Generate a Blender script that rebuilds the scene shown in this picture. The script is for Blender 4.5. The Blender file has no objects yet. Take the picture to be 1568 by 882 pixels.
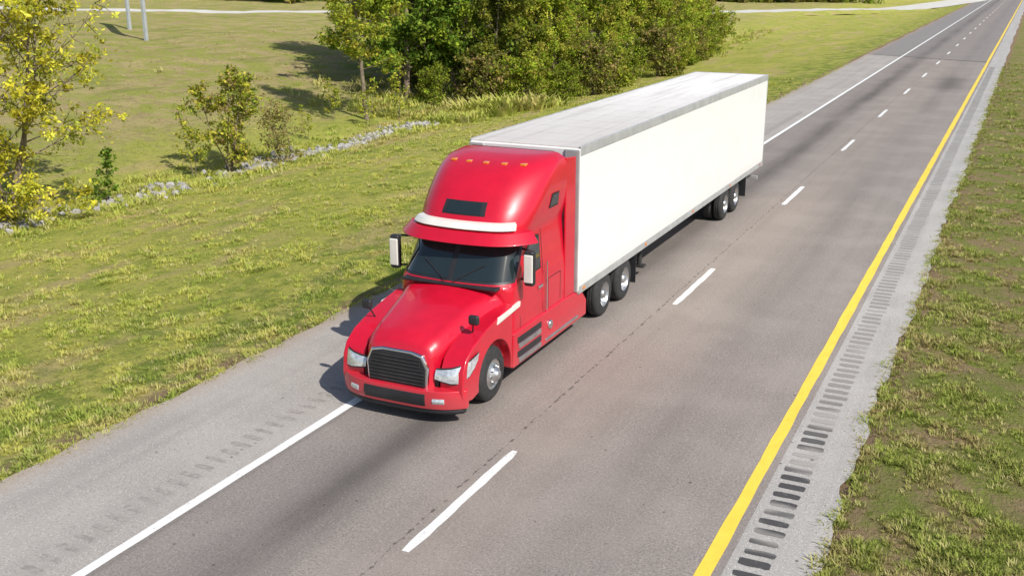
import bpy, bmesh, math, random
import numpy as np
from mathutils import Vector, Matrix
random.seed(7); rng=np.random.default_rng(7)
S=bpy.context.scene
S.view_settings.view_transform='Standard'
try: S.view_settings.look='None'
except: pass
S.view_settings.exposure=0

# ------------------------------------------------------------ helpers
def link(o,parent=None):
    S.collection.objects.link(o)
    if parent is not None: o.parent=parent
    return o
def empty(name,loc=(0,0,0)):
    e=bpy.data.objects.new(name,None); e.location=loc; return link(e)
def mesh_np(name,V,F,mats=(),midx=None,cols=None,smooth=False):
    me=bpy.data.meshes.new(name)
    V=np.asarray(V,dtype=np.float32); F=np.asarray(F,dtype=np.int32)
    me.vertices.add(len(V)); me.vertices.foreach_set('co',V.ravel())
    k=F.shape[1]
    me.loops.add(F.size); me.loops.foreach_set('vertex_index',F.ravel())
    me.polygons.add(len(F))
    me.polygons.foreach_set('loop_start',np.arange(0,F.size,k,dtype=np.int32))
    me.polygons.foreach_set('loop_total',np.full(len(F),k,dtype=np.int32))
    for m in mats: me.materials.append(m)
    if midx is not None: me.polygons.foreach_set('material_index',np.asarray(midx,dtype=np.int32))
    if smooth: me.polygons.foreach_set('use_smooth',np.ones(len(F),dtype=bool))
    me.update(calc_edges=True)
    if cols is not None:
        a=me.attributes.new('Col','FLOAT_COLOR','POINT')
        a.data.foreach_set('color',np.asarray(cols,dtype=np.float32).ravel())
    me.validate()
    return me
def mesh_obj(name,verts,faces,mat,parent=None,smooth=False,bevel=0,seg=2,auto=None):
    me=bpy.data.meshes.new(name); me.from_pydata([tuple(v) for v in verts],[],[tuple(f) for f in faces])
    me.materials.append(mat)
    bm=bmesh.new(); bm.from_mesh(me); bmesh.ops.recalc_face_normals(bm,faces=bm.faces); bm.to_mesh(me); bm.free()
    if smooth: me.polygons.foreach_set('use_smooth',[True]*len(me.polygons))
    o=bpy.data.objects.new(name,me); link(o,parent)
    if bevel:
        b=o.modifiers.new('b','BEVEL'); b.width=bevel; b.segments=seg; b.limit_method='ANGLE'; b.angle_limit=math.radians(30)
        me.polygons.foreach_set('use_smooth',[True]*len(me.polygons))
        w=o.modifiers.new('w','WEIGHTED_NORMAL'); w.keep_sharp=True
    return o
def box(name,x0,x1,y0,y1,z0,z1,mat,parent=None,bevel=0,seg=2):
    v=[(x,y,z) for x in (x0,x1) for y in (y0,y1) for z in (z0,z1)]
    f=[(0,1,3,2),(4,6,7,5),(0,4,5,1),(2,3,7,6),(0,2,6,4),(1,5,7,3)]
    return mesh_obj(name,v,f,mat,parent,bevel=bevel,seg=seg)
def prism(name,poly,x0,x1,mat,parent=None,bevel=0,seg=3):
    n=len(poly); v=[(x0,y,z) for y,z in poly]+[(x1,y,z) for y,z in poly]
    f=[tuple(range(n)),tuple(range(2*n-1,n-1,-1))]+[(i,(i+1)%n,n+(i+1)%n,n+i) for i in range(n)]
    return mesh_obj(name,v,f,mat,parent,bevel=bevel,seg=seg)
def lathe(name,prof,cx,cy,cz,mat,parent=None,n=40,sgn=1):
    v=[];f=[]
    m=len(prof)
    for i in range(n):
        a=2*math.pi*i/n
        for (dx,r) in prof: v.append((cx+sgn*dx,cy+r*math.cos(a),cz+r*math.sin(a)))
    for i in range(n):
        j=(i+1)%n
        for k in range(m-1): f.append((i*m+k,i*m+k+1,j*m+k+1,j*m+k))
    return mesh_obj(name,v,f,mat,parent,smooth=True)
def tube(name,p0,p1,r,mat,parent=None,n=12,r1=None):
    p0=Vector(p0);p1=Vector(p1);d=(p1-p0).normalized(); r1=r if r1 is None else r1
    a=d.orthogonal().normalized(); b=d.cross(a)
    v=[];f=[]
    for p,rr in ((p0,r),(p1,r1)):
        for i in range(n):
            t=2*math.pi*i/n; v.append(p+a*math.cos(t)*rr+b*math.sin(t)*rr)
    f=[(i,(i+1)%n,n+(i+1)%n,n+i) for i in range(n)]+[tuple(range(n)),tuple(range(2*n-1,n-1,-1))]
    return mesh_obj(name,v,f,mat,parent,bevel=0)
# ------------------------------------------------------------ node helpers
def newmat(name):
    m=bpy.data.materials.new(name); m.use_nodes=True
    nt=m.node_tree; b=nt.nodes['Principled BSDF']; return m,nt,b
def N(nt,t,**kw):
    n=nt.nodes.new(t)
    for k,v in kw.items(): setattr(n,k,v)
    return n
def setin(nt,sock,v):
    if isinstance(v,bpy.types.NodeSocket): nt.links.new(v,sock)
    else: sock.default_value=v
def math_(nt,op,a,b=None,c=None,clamp=False):
    n=N(nt,'ShaderNodeMath',operation=op); n.use_clamp=clamp
    setin(nt,n.inputs[0],a)
    if b is not None: setin(nt,n.inputs[1],b)
    if c is not None: setin(nt,n.inputs[2],c)
    return n.outputs[0]
def mix(nt,f,a,b,bt='MIX'):
    n=N(nt,'ShaderNodeMix',data_type='RGBA',blend_type=bt)
    setin(nt,n.inputs[0],f)
    for s,v in ((n.inputs[6],a),(n.inputs[7],b)):
        if isinstance(v,tuple) and len(v)==3: v=v+(1,)
        setin(nt,s,v)
    return n.outputs[2]
def noise(nt,vec,scale,detail=4,rough=.55):
    n=N(nt,'ShaderNodeTexNoise'); n.inputs['Scale'].default_value=scale; n.inputs['Detail'].default_value=detail; n.inputs['Roughness'].default_value=rough
    nt.links.new(vec,n.inputs['Vector']); return n.outputs['Fac']
def ramp(nt,f,a,b):
    n=N(nt,'ShaderNodeMapRange'); n.clamp=True; n.interpolation_type='SMOOTHSTEP'
    nt.links.new(f,n.inputs[0]); n.inputs[1].default_value=a; n.inputs[2].default_value=b
    return n.outputs[0]
def pos(nt,sc=(1,1,1)):
    g=N(nt,'ShaderNodeNewGeometry'); m=N(nt,'ShaderNodeVectorMath',operation='MULTIPLY')
    nt.links.new(g.outputs['Position'],m.inputs[0]); m.inputs[1].default_value=sc
    return m.outputs[0]
def bump(nt,b,h,strength=.3,dist=.02):
    n=N(nt,'ShaderNodeBump'); n.inputs['Strength'].default_value=strength; n.inputs['Distance'].default_value=dist
    nt.links.new(h,n.inputs['Height']); nt.links.new(n.outputs[0],b.inputs['Normal'])
def simple(name,col,rough=.5,metal=0,coat=0,var=0.08,vs=3):
    m,nt,b=newmat(name)
    f=noise(nt,pos(nt),vs,5)
    c=mix(nt,ramp(nt,f,.3,.7),tuple(x*(1-var) for x in col),tuple(min(1,x*(1+var)) for x in col))
    nt.links.new(c,b.inputs['Base Color']); b.inputs['Roughness'].default_value=rough; b.inputs['Metallic'].default_value=metal
    b.inputs['Coat Weight'].default_value=coat; b.inputs['Coat Roughness'].default_value=.05
    return m

# ------------------------------------------------------------ materials
def asphalt(name,base,dark,kind):
    m,nt,b=newmat(name); P=pos(nt)
    sep=N(nt,'ShaderNodeSeparateXYZ'); nt.links.new(P,sep.inputs[0]); X=sep.outputs[0]; Y=sep.outputs[1]
    fine=noise(nt,P,24,4,.9); mid=noise(nt,P,7,4,.65); big=noise(nt,P,.5,3)
    streak=noise(nt,pos(nt,(2.2,.05,1)),1.0,4,.6)
    c=mix(nt,ramp(nt,fine,.38,.57),dark,base)
    c=mix(nt,math_(nt,'MULTIPLY',ramp(nt,mid,.4,.7),.28),c,tuple(x*.70 for x in base))
    c=mix(nt,math_(nt,'MULTIPLY',ramp(nt,streak,.38,.72),.42),c,tuple(x*.64 for x in base))
    c=mix(nt,math_(nt,'MULTIPLY',ramp(nt,big,.42,.66),.30),c,tuple(x*1.14 for x in base))
    vo=N(nt,'ShaderNodeTexVoronoi'); vo.inputs['Scale'].default_value=30; nt.links.new(P,vo.inputs['Vector'])
    sp=math_(nt,'LESS_THAN',vo.outputs['Distance'],.25)
    sc=N(nt,'ShaderNodeSeparateColor'); nt.links.new(vo.outputs['Color'],sc.inputs[0])
    c=mix(nt,math_(nt,'MULTIPLY',math_(nt,'MULTIPLY',sp,math_(nt,'GREATER_THAN',sc.outputs[0],.70)),.7),c,tuple(min(1,x*1.7) for x in base))
    c=mix(nt,math_(nt,'MULTIPLY',math_(nt,'MULTIPLY',sp,math_(nt,'LESS_THAN',sc.outputs[1],.20)),.85),c,tuple(x*.36 for x in base))
    v2=N(nt,'ShaderNodeTexVoronoi'); v2.inputs['Scale'].default_value=2.6; nt.links.new(P,v2.inputs['Vector'])
    s2=N(nt,'ShaderNodeSeparateColor'); nt.links.new(v2.outputs['Color'],s2.inputs[0])
    c=mix(nt,math_(nt,'MULTIPLY',math_(nt,'LESS_THAN',v2.outputs['Distance'],math_(nt,'MULTIPLY',s2.outputs[0],.075)),.7),c,(.06,.055,.05))
    def gauss(cx,w,amt):
        d=math_(nt,'DIVIDE',math_(nt,'SUBTRACT',X,cx),w); d2=math_(nt,'MULTIPLY',d,d)
        e=math_(nt,'POWER',2.718,math_(nt,'MULTIPLY',d2,-1.0)); return math_(nt,'MULTIPLY',e,amt)
    if kind=='lane':
        wob=math_(nt,'ADD',math_(nt,'MULTIPLY',ramp(nt,noise(nt,pos(nt,(1,.12,1)),.8,3),.3,.7),.6),.5)
        g1=math_(nt,'MULTIPLY',gauss(-8.6,.55,.62),wob); c=mix(nt,g1,c,(.05,.043,.041))
        g2=math_(nt,'MULTIPLY',gauss(-4.8,.6,.20),wob); c=mix(nt,g2,c,(.06,.052,.05))
        c=mix(nt,gauss(-9.6,.8,.16),c,(.09,.08,.08))
        c=mix(nt,gauss(-6.4,1.1,.22),c,(.35,.27,.21))
        wv=math_(nt,'MULTIPLY',math_(nt,'SUBTRACT',noise(nt,pos(nt,(0,1,0)),1.6,6,.7),.5),.22)
        dd=math_(nt,'ABSOLUTE',math_(nt,'SUBTRACT',math_(nt,'ADD',X,wv),-6.98))
        ck=math_(nt,'LESS_THAN',dd,math_(nt,'MULTIPLY',ramp(nt,noise(nt,P,6,3),.42,.72),.034))
        c=mix(nt,math_(nt,'MULTIPLY',ck,.7),c,(.06,.05,.045))
        c=mix(nt,gauss(-10.15,.05,.35),c,(.12,.11,.10))
    if kind in('lane','sh'):
        far=ramp(nt,math_(nt,'ADD',Y,math_(nt,'MULTIPLY',X,.5)),98,99)
        c=mix(nt,math_(nt,'MULTIPLY',far,.4 if kind=='lane' else .7),c,(.19,.175,.17))
        jn=math_(nt,'ABSOLUTE',math_(nt,'SUBTRACT',math_(nt,'ADD',Y,math_(nt,'MULTIPLY',X,.5)),98.5))
        c=mix(nt,math_(nt,'MULTIPLY',math_(nt,'LESS_THAN',jn,.5),.5),c,(.07,.06,.055))
        if kind=='lane':
            d1=math_(nt,'ABSOLUTE',math_(nt,'SUBTRACT',Y,80)); pt=math_(nt,'MULTIPLY',ramp(nt,d1,7,2),gauss(-4.6,.9,.55))
            c=mix(nt,pt,c,(.06,.055,.05))
    if kind=='sh':
        e=ramp(nt,math_(nt,'ADD',math_(nt,'MULTIPLY',X,-1),math_(nt,'MULTIPLY',mid,.5)),13.1,13.75)
        c=mix(nt,math_(nt,'MULTIPLY',e,.55),c,(.36,.27,.19))
    nt.links.new(c,b.inputs['Base Color']); b.inputs['Roughness'].default_value=.92
    b.inputs['Specular IOR Level'].default_value=.2
    bump(nt,b,fine,.6,.014)
    return m
M_lane=asphalt('asphalt_lanes',(.335,.292,.262),(.185,.160,.143),'lane')
M_sh=asphalt('asphalt_shoulder',(.415,.38,.345),(.295,.267,.243),'sh')
M_sh2=asphalt('asphalt_inner_shoulder',(.46,.435,.405),(.315,.295,.272),'sh2')
M_ramp=simple('ramp_concrete',(.60,.57,.51),.9,var=.1,vs=.5)
def paint(name,col,worn,under):
    m,nt,b=newmat(name); P=pos(nt)
    a=noise(nt,P,30,4,.75); c_=noise(nt,pos(nt,(1,.35,1)),5,5,.7)
    w=math_(nt,'ADD',math_(nt,'MULTIPLY',a,.5),math_(nt,'MULTIPLY',c_,.5))
    f=ramp(nt,w,.5+worn,.62+worn)
    c=mix(nt,ramp(nt,c_,.3,.7),tuple(x*.86 for x in col),col)
    c=mix(nt,f,c,under); nt.links.new(c,b.inputs['Base Color']); b.inputs['Roughness'].default_value=.7
    bump(nt,b,a,.3,.006)
    return m
M_white=paint('white_road_paint',(.84,.83,.80),.035,(.4,.37,.34))
M_white2=paint('white_dash_paint',(.82,.81,.78),.02,(.36,.33,.3))
M_yellow=paint('yellow_road_paint',(.92,.64,.07),.045,(.55,.42,.15))
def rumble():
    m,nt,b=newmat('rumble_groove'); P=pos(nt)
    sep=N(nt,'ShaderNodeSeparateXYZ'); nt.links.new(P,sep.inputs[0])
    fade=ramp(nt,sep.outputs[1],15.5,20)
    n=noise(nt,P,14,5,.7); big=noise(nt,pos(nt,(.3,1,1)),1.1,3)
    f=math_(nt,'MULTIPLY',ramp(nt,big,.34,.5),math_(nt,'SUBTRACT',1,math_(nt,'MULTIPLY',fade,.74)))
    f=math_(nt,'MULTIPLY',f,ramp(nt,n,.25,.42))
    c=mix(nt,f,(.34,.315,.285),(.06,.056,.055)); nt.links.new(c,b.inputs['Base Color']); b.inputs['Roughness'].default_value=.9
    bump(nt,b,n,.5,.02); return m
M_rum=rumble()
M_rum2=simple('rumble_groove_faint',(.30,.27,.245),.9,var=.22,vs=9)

def grass_color(nt,cheap=False):
    P=pos(nt); sep=N(nt,'ShaderNodeSeparateXYZ'); nt.links.new(P,sep.inputs[0]); X=sep.outputs[0]
    D=(lambda d: 1.5) if cheap else (lambda d: d)
    n2=noise(nt,P,1.1,D(5),.65); n3=n2 if cheap else noise(nt,P,9,4,.7); ns=noise(nt,pos(nt,(1.0,.22,1)),.6,D(4)); n4=noise(nt,P,.45,D(5),.6); n1=n4 if cheap else noise(nt,P,.16,4)
    c=mix(nt,ramp(nt,n1,.35,.65),(.45,.475,.085),(.57,.53,.125))
    c=mix(nt,math_(nt,'MULTIPLY',ramp(nt,n2,.49,.62),.65),c,(.25,.335,.045))
    c=mix(nt,math_(nt,'MULTIPLY',ramp(nt,ns,.52,.64),.68),c,(.60,.46,.22))
    if not cheap: c=mix(nt,math_(nt,'MULTIPLY',ramp(nt,n3,.52,.66),.45),c,(.55,.42,.23))
    h=ramp(nt,X,-35,-44)
    hc=mix(nt,ramp(nt,n4,.42,.58),(.36,.385,.085),(.52,.42,.20)); hc=mix(nt,math_(nt,'MULTIPLY',ramp(nt,n2,.50,.60),.8),hc,(.47,.335,.20))
    hc=mix(nt,math_(nt,'MULTIPLY',ramp(nt,ns,.54,.64),.6),hc,(.22,.275,.055))
    c=mix(nt,math_(nt,'MULTIPLY',h,.9),c,hc)
    s=math_(nt,'MULTIPLY',ramp(nt,X,-19.5,-15),ramp(nt,X,-8,-12)); c=mix(nt,math_(nt,'MULTIPLY',s,math_(nt,'MULTIPLY',ramp(nt,n2,.40,.58),.75)),c,(.17,.255,.04))
    r=ramp(nt,X,-6,-3)
    rc=mix(nt,ramp(nt,n2,.42,.58),(.34,.245,.135),(.23,.27,.055)); 
    if not cheap: rc=mix(nt,math_(nt,'MULTIPLY',ramp(nt,n3,.5,.66),.7),rc,(.37,.28,.165))
    rc=mix(nt,math_(nt,'MULTIPLY',ramp(nt,n4,.46,.60),.5),rc,(.17,.23,.04))
    c=mix(nt,r,c,rc)
    return c,n3,n2
def mat_ground():
    m,nt,b=newmat('grass_ground'); c,n3,n2=grass_color(nt); P=pos(nt)
    f=noise(nt,P,20,4,.85)
    c=mix(nt,math_(nt,'MULTIPLY',ramp(nt,f,.48,.60),.55),c,(.17,.13,.06))
    c=mix(nt,math_(nt,'MULTIPLY',ramp(nt,noise(nt,P,3.6,5,.8),.51,.63),.5),c,(.17,.195,.045))
    sep=N(nt,'ShaderNodeSeparateXYZ'); nt.links.new(P,sep.inputs[0]); X=sep.outputs[0]
    d1=math_(nt,'ABSOLUTE',math_(nt,'SUBTRACT',X,-13.65)); d2=math_(nt,'ABSOLUTE',math_(nt,'SUBTRACT',X,-1.6))
    dm=math_(nt,'MINIMUM',d1,d2); c=mix(nt,ramp(nt,math_(nt,'ADD',dm,math_(nt,'MULTIPLY',n3,.35)),.65,.22),c,(.30,.205,.13))
    nt.links.new(c,b.inputs['Base Color']); b.inputs['Roughness'].default_value=.95; b.inputs['Specular IOR Level'].default_value=.05
    bump(nt,b,math_(nt,'ADD',f,math_(nt,'MULTIPLY',n3,1.5)),.9,.09); return m
M_ground=mat_ground()
def leafy(name,colfn,trans=.35):
    m=bpy.data.materials.new(name); m.use_nodes=True; nt=m.node_tree; nt.nodes.clear()
    c=colfn(nt); d=N(nt,'ShaderNodeBsdfDiffuse')
    t=N(nt,'ShaderNodeBsdfTranslucent'); nt.links.new(c,d.inputs['Color']); nt.links.new(c,t.inputs[0])
    x=N(nt,'ShaderNodeMixShader'); x.inputs[0].default_value=trans
    nt.links.new(d.outputs[0],x.inputs[1]); nt.links.new(t.outputs[0],x.inputs[2])
    o=N(nt,'ShaderNodeOutputMaterial'); nt.links.new(x.outputs[0],o.inputs[0]); return m
def blade_col(nt):
    c,_,_=grass_color(nt,True); oi=N(nt,'ShaderNodeObjectInfo')
    c=mix(nt,math_(nt,'MULTIPLY',ramp(nt,oi.outputs['Random'],.60,.64),.55),c,(.26,.39,.05))
    c=mix(nt,math_(nt,'MULTIPLY',ramp(nt,oi.outputs['Random'],.84,.86),.7),c,(.64,.52,.30)); return mix(nt,.28,c,(.62,.62,.17))
M_blade=leafy('grass_blades',blade_col,.35)
def attr_col(nt):
    a=N(nt,'ShaderNodeAttribute'); a.attribute_name='Col'; return a.outputs['Color']
M_leaf=leafy('leaves',attr_col,.36)
M_bark=simple('bark',(.20,.155,.11),.95,var=.35,vs=6)
M_rock=simple('limestone_rock',(.34,.32,.30),.9,var=.4,vs=3)

# ------------------------------------------------------------ terrain
def sstep(a,b,x):
    t=np.clip((x-a)/(b-a),0,1); return t*t*(3-2*t)
A1=[-30,13.2,13.6,15,24,30,32.7,35,40,60,80,120,200,500]; Z1=[-.06,-.06,-.03,-.12,-.75,-1.3,-1.55,-1.35,-.8,1.3,2.4,3.0,3.6,5]
A2=[-30,13.2,13.6,20,30,40,80,120,200,500];Z2=[-.06,-.06,-.03,-.3,-.3,.3,1.6,2.6,3.2,5]
R=[-1.9,-1.5,0,4,9,14,30,80,400];RZ=[-.06,-.03,-.08,-.4,-.9,-.5,-.3,.3,1]
def terr(X,Y):
    X=np.asarray(X,float);Y=np.asarray(Y,float)
    a=-X; s=sstep(110,165,Y)
    z=np.interp(a,A1,Z1)*(1-s)+np.interp(a,A2,Z2)*s
    z=np.where(X>-1.9,np.interp(X,R,RZ),z)
    far=sstep(14,24,a)
    z=z+far*(.10*np.sin(X*.45+Y*.13)*np.sin(Y*.31)+.05*np.sin(X*1.3+1)*np.sin(Y*.9+X*.3))
    return z
def axis(parts):
    out=[]
    for a,b,s in parts: out+=list(np.arange(a,b,s))
    out.append(parts[-1][1]); return np.array(out)
gx=axis([(-700,-200,50),(-200,-60,4),(-60,-15,1),(-15,-13,.2),(-13,-2,1.1),(-2,-1,.2),(-1,20,1),(20,100,10),(100,700,60)])
gy=axis([(-60,0,6),(0,80,1),(80,360,4),(360,1200,60)])
GX,GY=np.meshgrid(gx,gy); GZ=terr(GX,GY)
V=np.stack([GX.ravel(),GY.ravel(),GZ.ravel()],1); nx=len(gx); ny=len(gy)
i,j=np.meshgrid(np.arange(nx-1),np.arange(ny-1)); b0=(j*nx+i).ravel()
F=np.stack([b0,b0+1,b0+nx+1,b0+nx],1)
link(bpy.data.objects.new('ground',mesh_np('ground',V,F,[M_ground],smooth=True)))

# ------------------------------------------------------------ road
road=empty('highway_road')
def strip(name,x0,x1,z,mat,parent,y0=-30,y1=900,j0=0,j1=0,step=.25):
    ys=[y0]; 
    while ys[-1]<y1: ys.append(ys[-1]+ (step if (j0 or j1) and ys[-1]<90 else 20 if not(j0 or j1) else 3))
    ys[-1]=y1
    v=[];ph=random.random()*9
    def jit(y,a,s): return a*(.5*math.sin(y*1.7+s)+.35*math.sin(y*4.3+s*2)+.6*(random.random()-.5)+.5*math.sin(y*.37+s))
    for y in ys:
        v.append((x0+jit(y,j0,ph) if j0 else x0,y,z)); v.append((x1+jit(y,j1,ph+3) if j1 else x1,y,z))
    f=[(2*k,2*k+1,2*k+3,2*k+2) for k in range(len(ys)-1)]
    return mesh_obj(name,v,f,mat,parent)
strip('outer_shoulder',-13.5,-10.28,0,M_sh,road,j0=.10)
strip('travel_lanes',-10.28,-2.75,0,M_lane,road)
strip('inner_shoulder',-2.75,-1.65,0,M_sh2,road,j1=.09)
strip('white_edge_line',-10.37,-10.20,.004,M_white,road,y0=-30,y1=900,j0=.006,j1=.006,step=.5)
strip('yellow_edge_line',-3.07,-2.87,.004,M_yellow,road,y0=-30,y1=900,j0=.010,j1=.010,step=.3)
v=[];f=[]
for k in range(-3,60):
    y=10.75+12.19*k; L=3.45
    n=14; b=len(v)
    for t in range(n+1):
        yy=y+L*t/n
        w=.078 if 0<t<n else .055
        v+= [(-6.757-w+random.uniform(-.010,.010),yy,.004),(-6.757+w+random.uniform(-.010,.010),yy,.004)]
    f+=[(b+2*t,b+2*t+1,b+2*t+3,b+2*t+2) for t in range(n)]
mesh_obj('lane_dashes',v,f,M_white2,road)
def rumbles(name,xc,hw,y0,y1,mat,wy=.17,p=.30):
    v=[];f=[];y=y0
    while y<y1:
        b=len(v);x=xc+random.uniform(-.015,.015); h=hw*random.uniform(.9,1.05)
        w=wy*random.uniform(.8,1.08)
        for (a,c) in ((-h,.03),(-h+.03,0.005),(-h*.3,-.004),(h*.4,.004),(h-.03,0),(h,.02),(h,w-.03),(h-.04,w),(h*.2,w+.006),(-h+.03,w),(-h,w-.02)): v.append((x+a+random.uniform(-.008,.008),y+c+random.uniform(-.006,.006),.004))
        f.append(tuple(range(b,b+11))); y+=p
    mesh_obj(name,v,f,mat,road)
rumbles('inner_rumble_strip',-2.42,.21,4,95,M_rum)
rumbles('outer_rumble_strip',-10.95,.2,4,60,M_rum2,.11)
# ramp
pts=[(-330,40),(-200,72),(-125,91),(-95,102),(-80,114),(-60,147),(-46,183),(-32,220),(-24,244),(-17.5,290),(-14,345),(-13,420)]
def catmull(P,n=14):
    P=[np.array(p,float) for p in P]; P=[2*P[0]-P[1]]+P+[2*P[-1]-P[-2]]; out=[]
    for i in range(1,len(P)-2):
        for t in np.linspace(0,1,n,endpoint=False):
            a,b,c,d=P[i-1:i+3]; out.append(.5*((2*b)+(c-a)*t+(2*a-5*b+4*c-d)*t*t+(3*b-a-3*c+d)*t**3))
    return out
rp=catmull(pts); v=[];ev=[]
cw=5
for i,p in enumerate(rp):
    q=rp[min(i+1,len(rp)-1)]-rp[max(i-1,0)]; nrm=np.array([-q[1],q[0]])/np.hypot(*q)
    hw=3.6 if p[0]<-70 else 4.6
    zc=max(float(terr(*(p+nrm*w))) for w in (-hw,-1.7,0,1.7,hw))+.08
    if p[0]>-19: zc=.012
    for t in np.linspace(-hw,hw,cw):
        xx=p+nrm*t; v.append((xx[0],xx[1],zc))
    for t,dz in ((-hw-3,-.6),(-hw,-.006),(hw,-.006),(hw+3,-.6)):
        xx=p+nrm*t; ev.append((xx[0],xx[1],zc+dz))
f=[(i*cw+k,i*cw+k+1,(i+1)*cw+k+1,(i+1)*cw+k) for i in range(len(rp)-1) for k in range(cw-1)]
mesh_obj('ramp_road',v,f,M_ramp)
f=[(i*4+k,i*4+k+1,(i+1)*4+k+1,(i+1)*4+k) for i in range(len(rp)-1) for k in (0,2) if rp[i][0]<-24]
mesh_obj('ramp_embankment',ev,f,M_ground,smooth=True)

# ------------------------------------------------------------ grass tufts
tc=bpy.data.collections.new('grass_tufts')
for t in range(5):
    r=np.random.default_rng(t+50); V=[];F=[]
    nb=15
    for k in range(nb):
        a=r.uniform(0,6.28); rad=r.uniform(0,.08); bx,by=rad*math.cos(a),rad*math.sin(a)
        h=r.uniform(.025,.07); w=r.uniform(.005,.009); l=r.uniform(.3,1.3)*h; a2=a+r.uniform(-.8,.8); dx,dy=math.cos(a2),math.sin(a2)
        px,py=-dy*w,dx*w; b=len(V)
        V+=[(bx-px,by-py,-.01),(bx+px,by+py,-.01),(bx+px*.8+dx*l*.35,by+py*.8+dy*l*.35,h*.6),(bx-px*.8+dx*l*.35,by-py*.8+dy*l*.35,h*.6),
            (bx+px*.15+dx*l,by+py*.15+dy*l,h),(bx-px*.15+dx*l,by-py*.15+dy*l,h)]
        F+=[(b,b+1,b+2,b+3),(b+3,b+2,b+4,b+5)]
    o=bpy.data.objects.new('tuft',mesh_np('tuft',V,F,[M_blade])); tc.objects.link(o)
def instancer(name,P,scale,coll):
    me=bpy.data.meshes.new(name); me.vertices.add(len(P)); me.vertices.foreach_set('co',np.asarray(P,np.float32).ravel())
    a=me.attributes.new('sc','FLOAT','POINT'); a.data.foreach_set('value',np.asarray(scale,np.float32))
    o=bpy.data.objects.new(name,me); link(o)
    ng=bpy.data.node_groups.new(name,'GeometryNodeTree')
    ng.interface.new_socket('Geometry',in_out='INPUT',socket_type='NodeSocketGeometry'); ng.interface.new_socket('Geometry',in_out='OUTPUT',socket_type='NodeSocketGeometry')
    gi=ng.nodes.new('NodeGroupInput');go=ng.nodes.new('NodeGroupOutput')
    ip=ng.nodes.new('GeometryNodeInstanceOnPoints'); ci=ng.nodes.new('GeometryNodeCollectionInfo'); ci.inputs['Collection'].default_value=coll
    ci.inputs['Separate Children'].default_value=True; ci.inputs['Reset Children'].default_value=True
    ip.inputs['Pick Instance'].default_value=True
    rv=ng.nodes.new('FunctionNodeRandomValue'); rv.data_type='FLOAT_VECTOR'; rv.inputs[0].default_value=(-.15,-.15,0); rv.inputs[1].default_value=(.15,.15,6.28)
    na=ng.nodes.new('GeometryNodeInputNamedAttribute'); na.data_type='FLOAT'; na.inputs['Name'].default_value='sc'
    L=ng.links.new
    L(gi.outputs[0],ip.inputs['Points']); L(ci.outputs[0],ip.inputs['Instance']); L(rv.outputs[0],ip.inputs['Rotation']); L(na.outputs[0],ip.inputs['Scale']); L(ip.outputs[0],go.inputs[0])
    md=o.modifiers.new('gn','NODES'); md.node_group=ng; return o
def cand(x0,x1,y0,y1,dens,d0,pw):
    n=int((x1-x0)*(y1-y0)*dens); X=rng.uniform(x0,x1,n);Y=rng.uniform(y0,y1,n)
    d=np.sqrt(X**2+Y**2+56); keep=rng.random(n)<np.minimum(1,(d0/d)**pw)
    X=X[keep];Y=Y[keep];d=d[keep]
    cl=np.sin(X*2.1+np.sin(Y*1.7)+Y*.4)*np.sin(Y*2.6+np.sin(X*1.3))+.6*np.sin(X*5.3+Y*1.1)*np.sin(Y*4.7-X)+.7*np.sin(X*.83+Y*.61)*np.sin(Y*.47-X*.9+2)
    keep=rng.random(len(X))<np.clip(.48+.55*cl,.04,1); return X[keep],Y[keep],d[keep],cl[keep]
PX=[];PY=[];SC=[]
for (x0,x1,y0,y1,dn) in ((-33,-13.42,4,80,105),(-1.72,6,6,100,150)):
    X,Y,d,cl=cand(x0,x1,y0,y1,dn,19,1.9)
    PX.append(X);PY.append(Y);SC.append(rng.uniform(.6,1.25,len(X))*(1+np.clip(d-20,0,60)*.010)*(1+.5*np.clip(cl,0,1.4)))
X,Y,d,cl=cand(-70,-33,20,110,24,22,1.8); PX.append(X);PY.append(Y);SC.append(rng.uniform(.9,1.7,len(X)))
for xe in (-13.5,-1.62):
    n=2400; Y=4+90*rng.random(n)**1.4; PX.append(xe+rng.normal(0,.10,n)+.08*np.sin(Y*1.7)+.07*np.sin(Y*.6)); PY.append(Y); SC.append(rng.uniform(.6,1.6,n))
X=np.concatenate(PX);Y=np.concatenate(PY);s=np.concatenate(SC)
instancer('grass',np.stack([X,Y,terr(X,Y)],1),s,tc)
n=1500; Y=rng.uniform(18,75,n); X=-32.7+rng.normal(0,1.5,n); s=rng.uniform(1.8,4.5,n)
n2=1200; Y2=rng.uniform(56,68,n2); X2=-29.5-rng.gamma(2.0,2.2,n2); s2=rng.uniform(3,8,n2)
n3=260; Y3=rng.uniform(70,150,n3); X3=-29.5-(Y3-70)*.05+rng.normal(0,1.0,n3); s3=rng.uniform(3,7,n3)
n4=140; Y4=63+rng.normal(0,1.4,n4); X4=-30.8+rng.normal(0,1.6,n4); s4=rng.uniform(9,17,n4)
X=np.concatenate([X,X2,X3,X4]);Y=np.concatenate([Y,Y2,Y3,Y4]);s=np.concatenate([s,s2,s3,s4])
instancer('tall_weeds',np.stack([X,Y,terr(X,Y)],1),s,tc)

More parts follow.
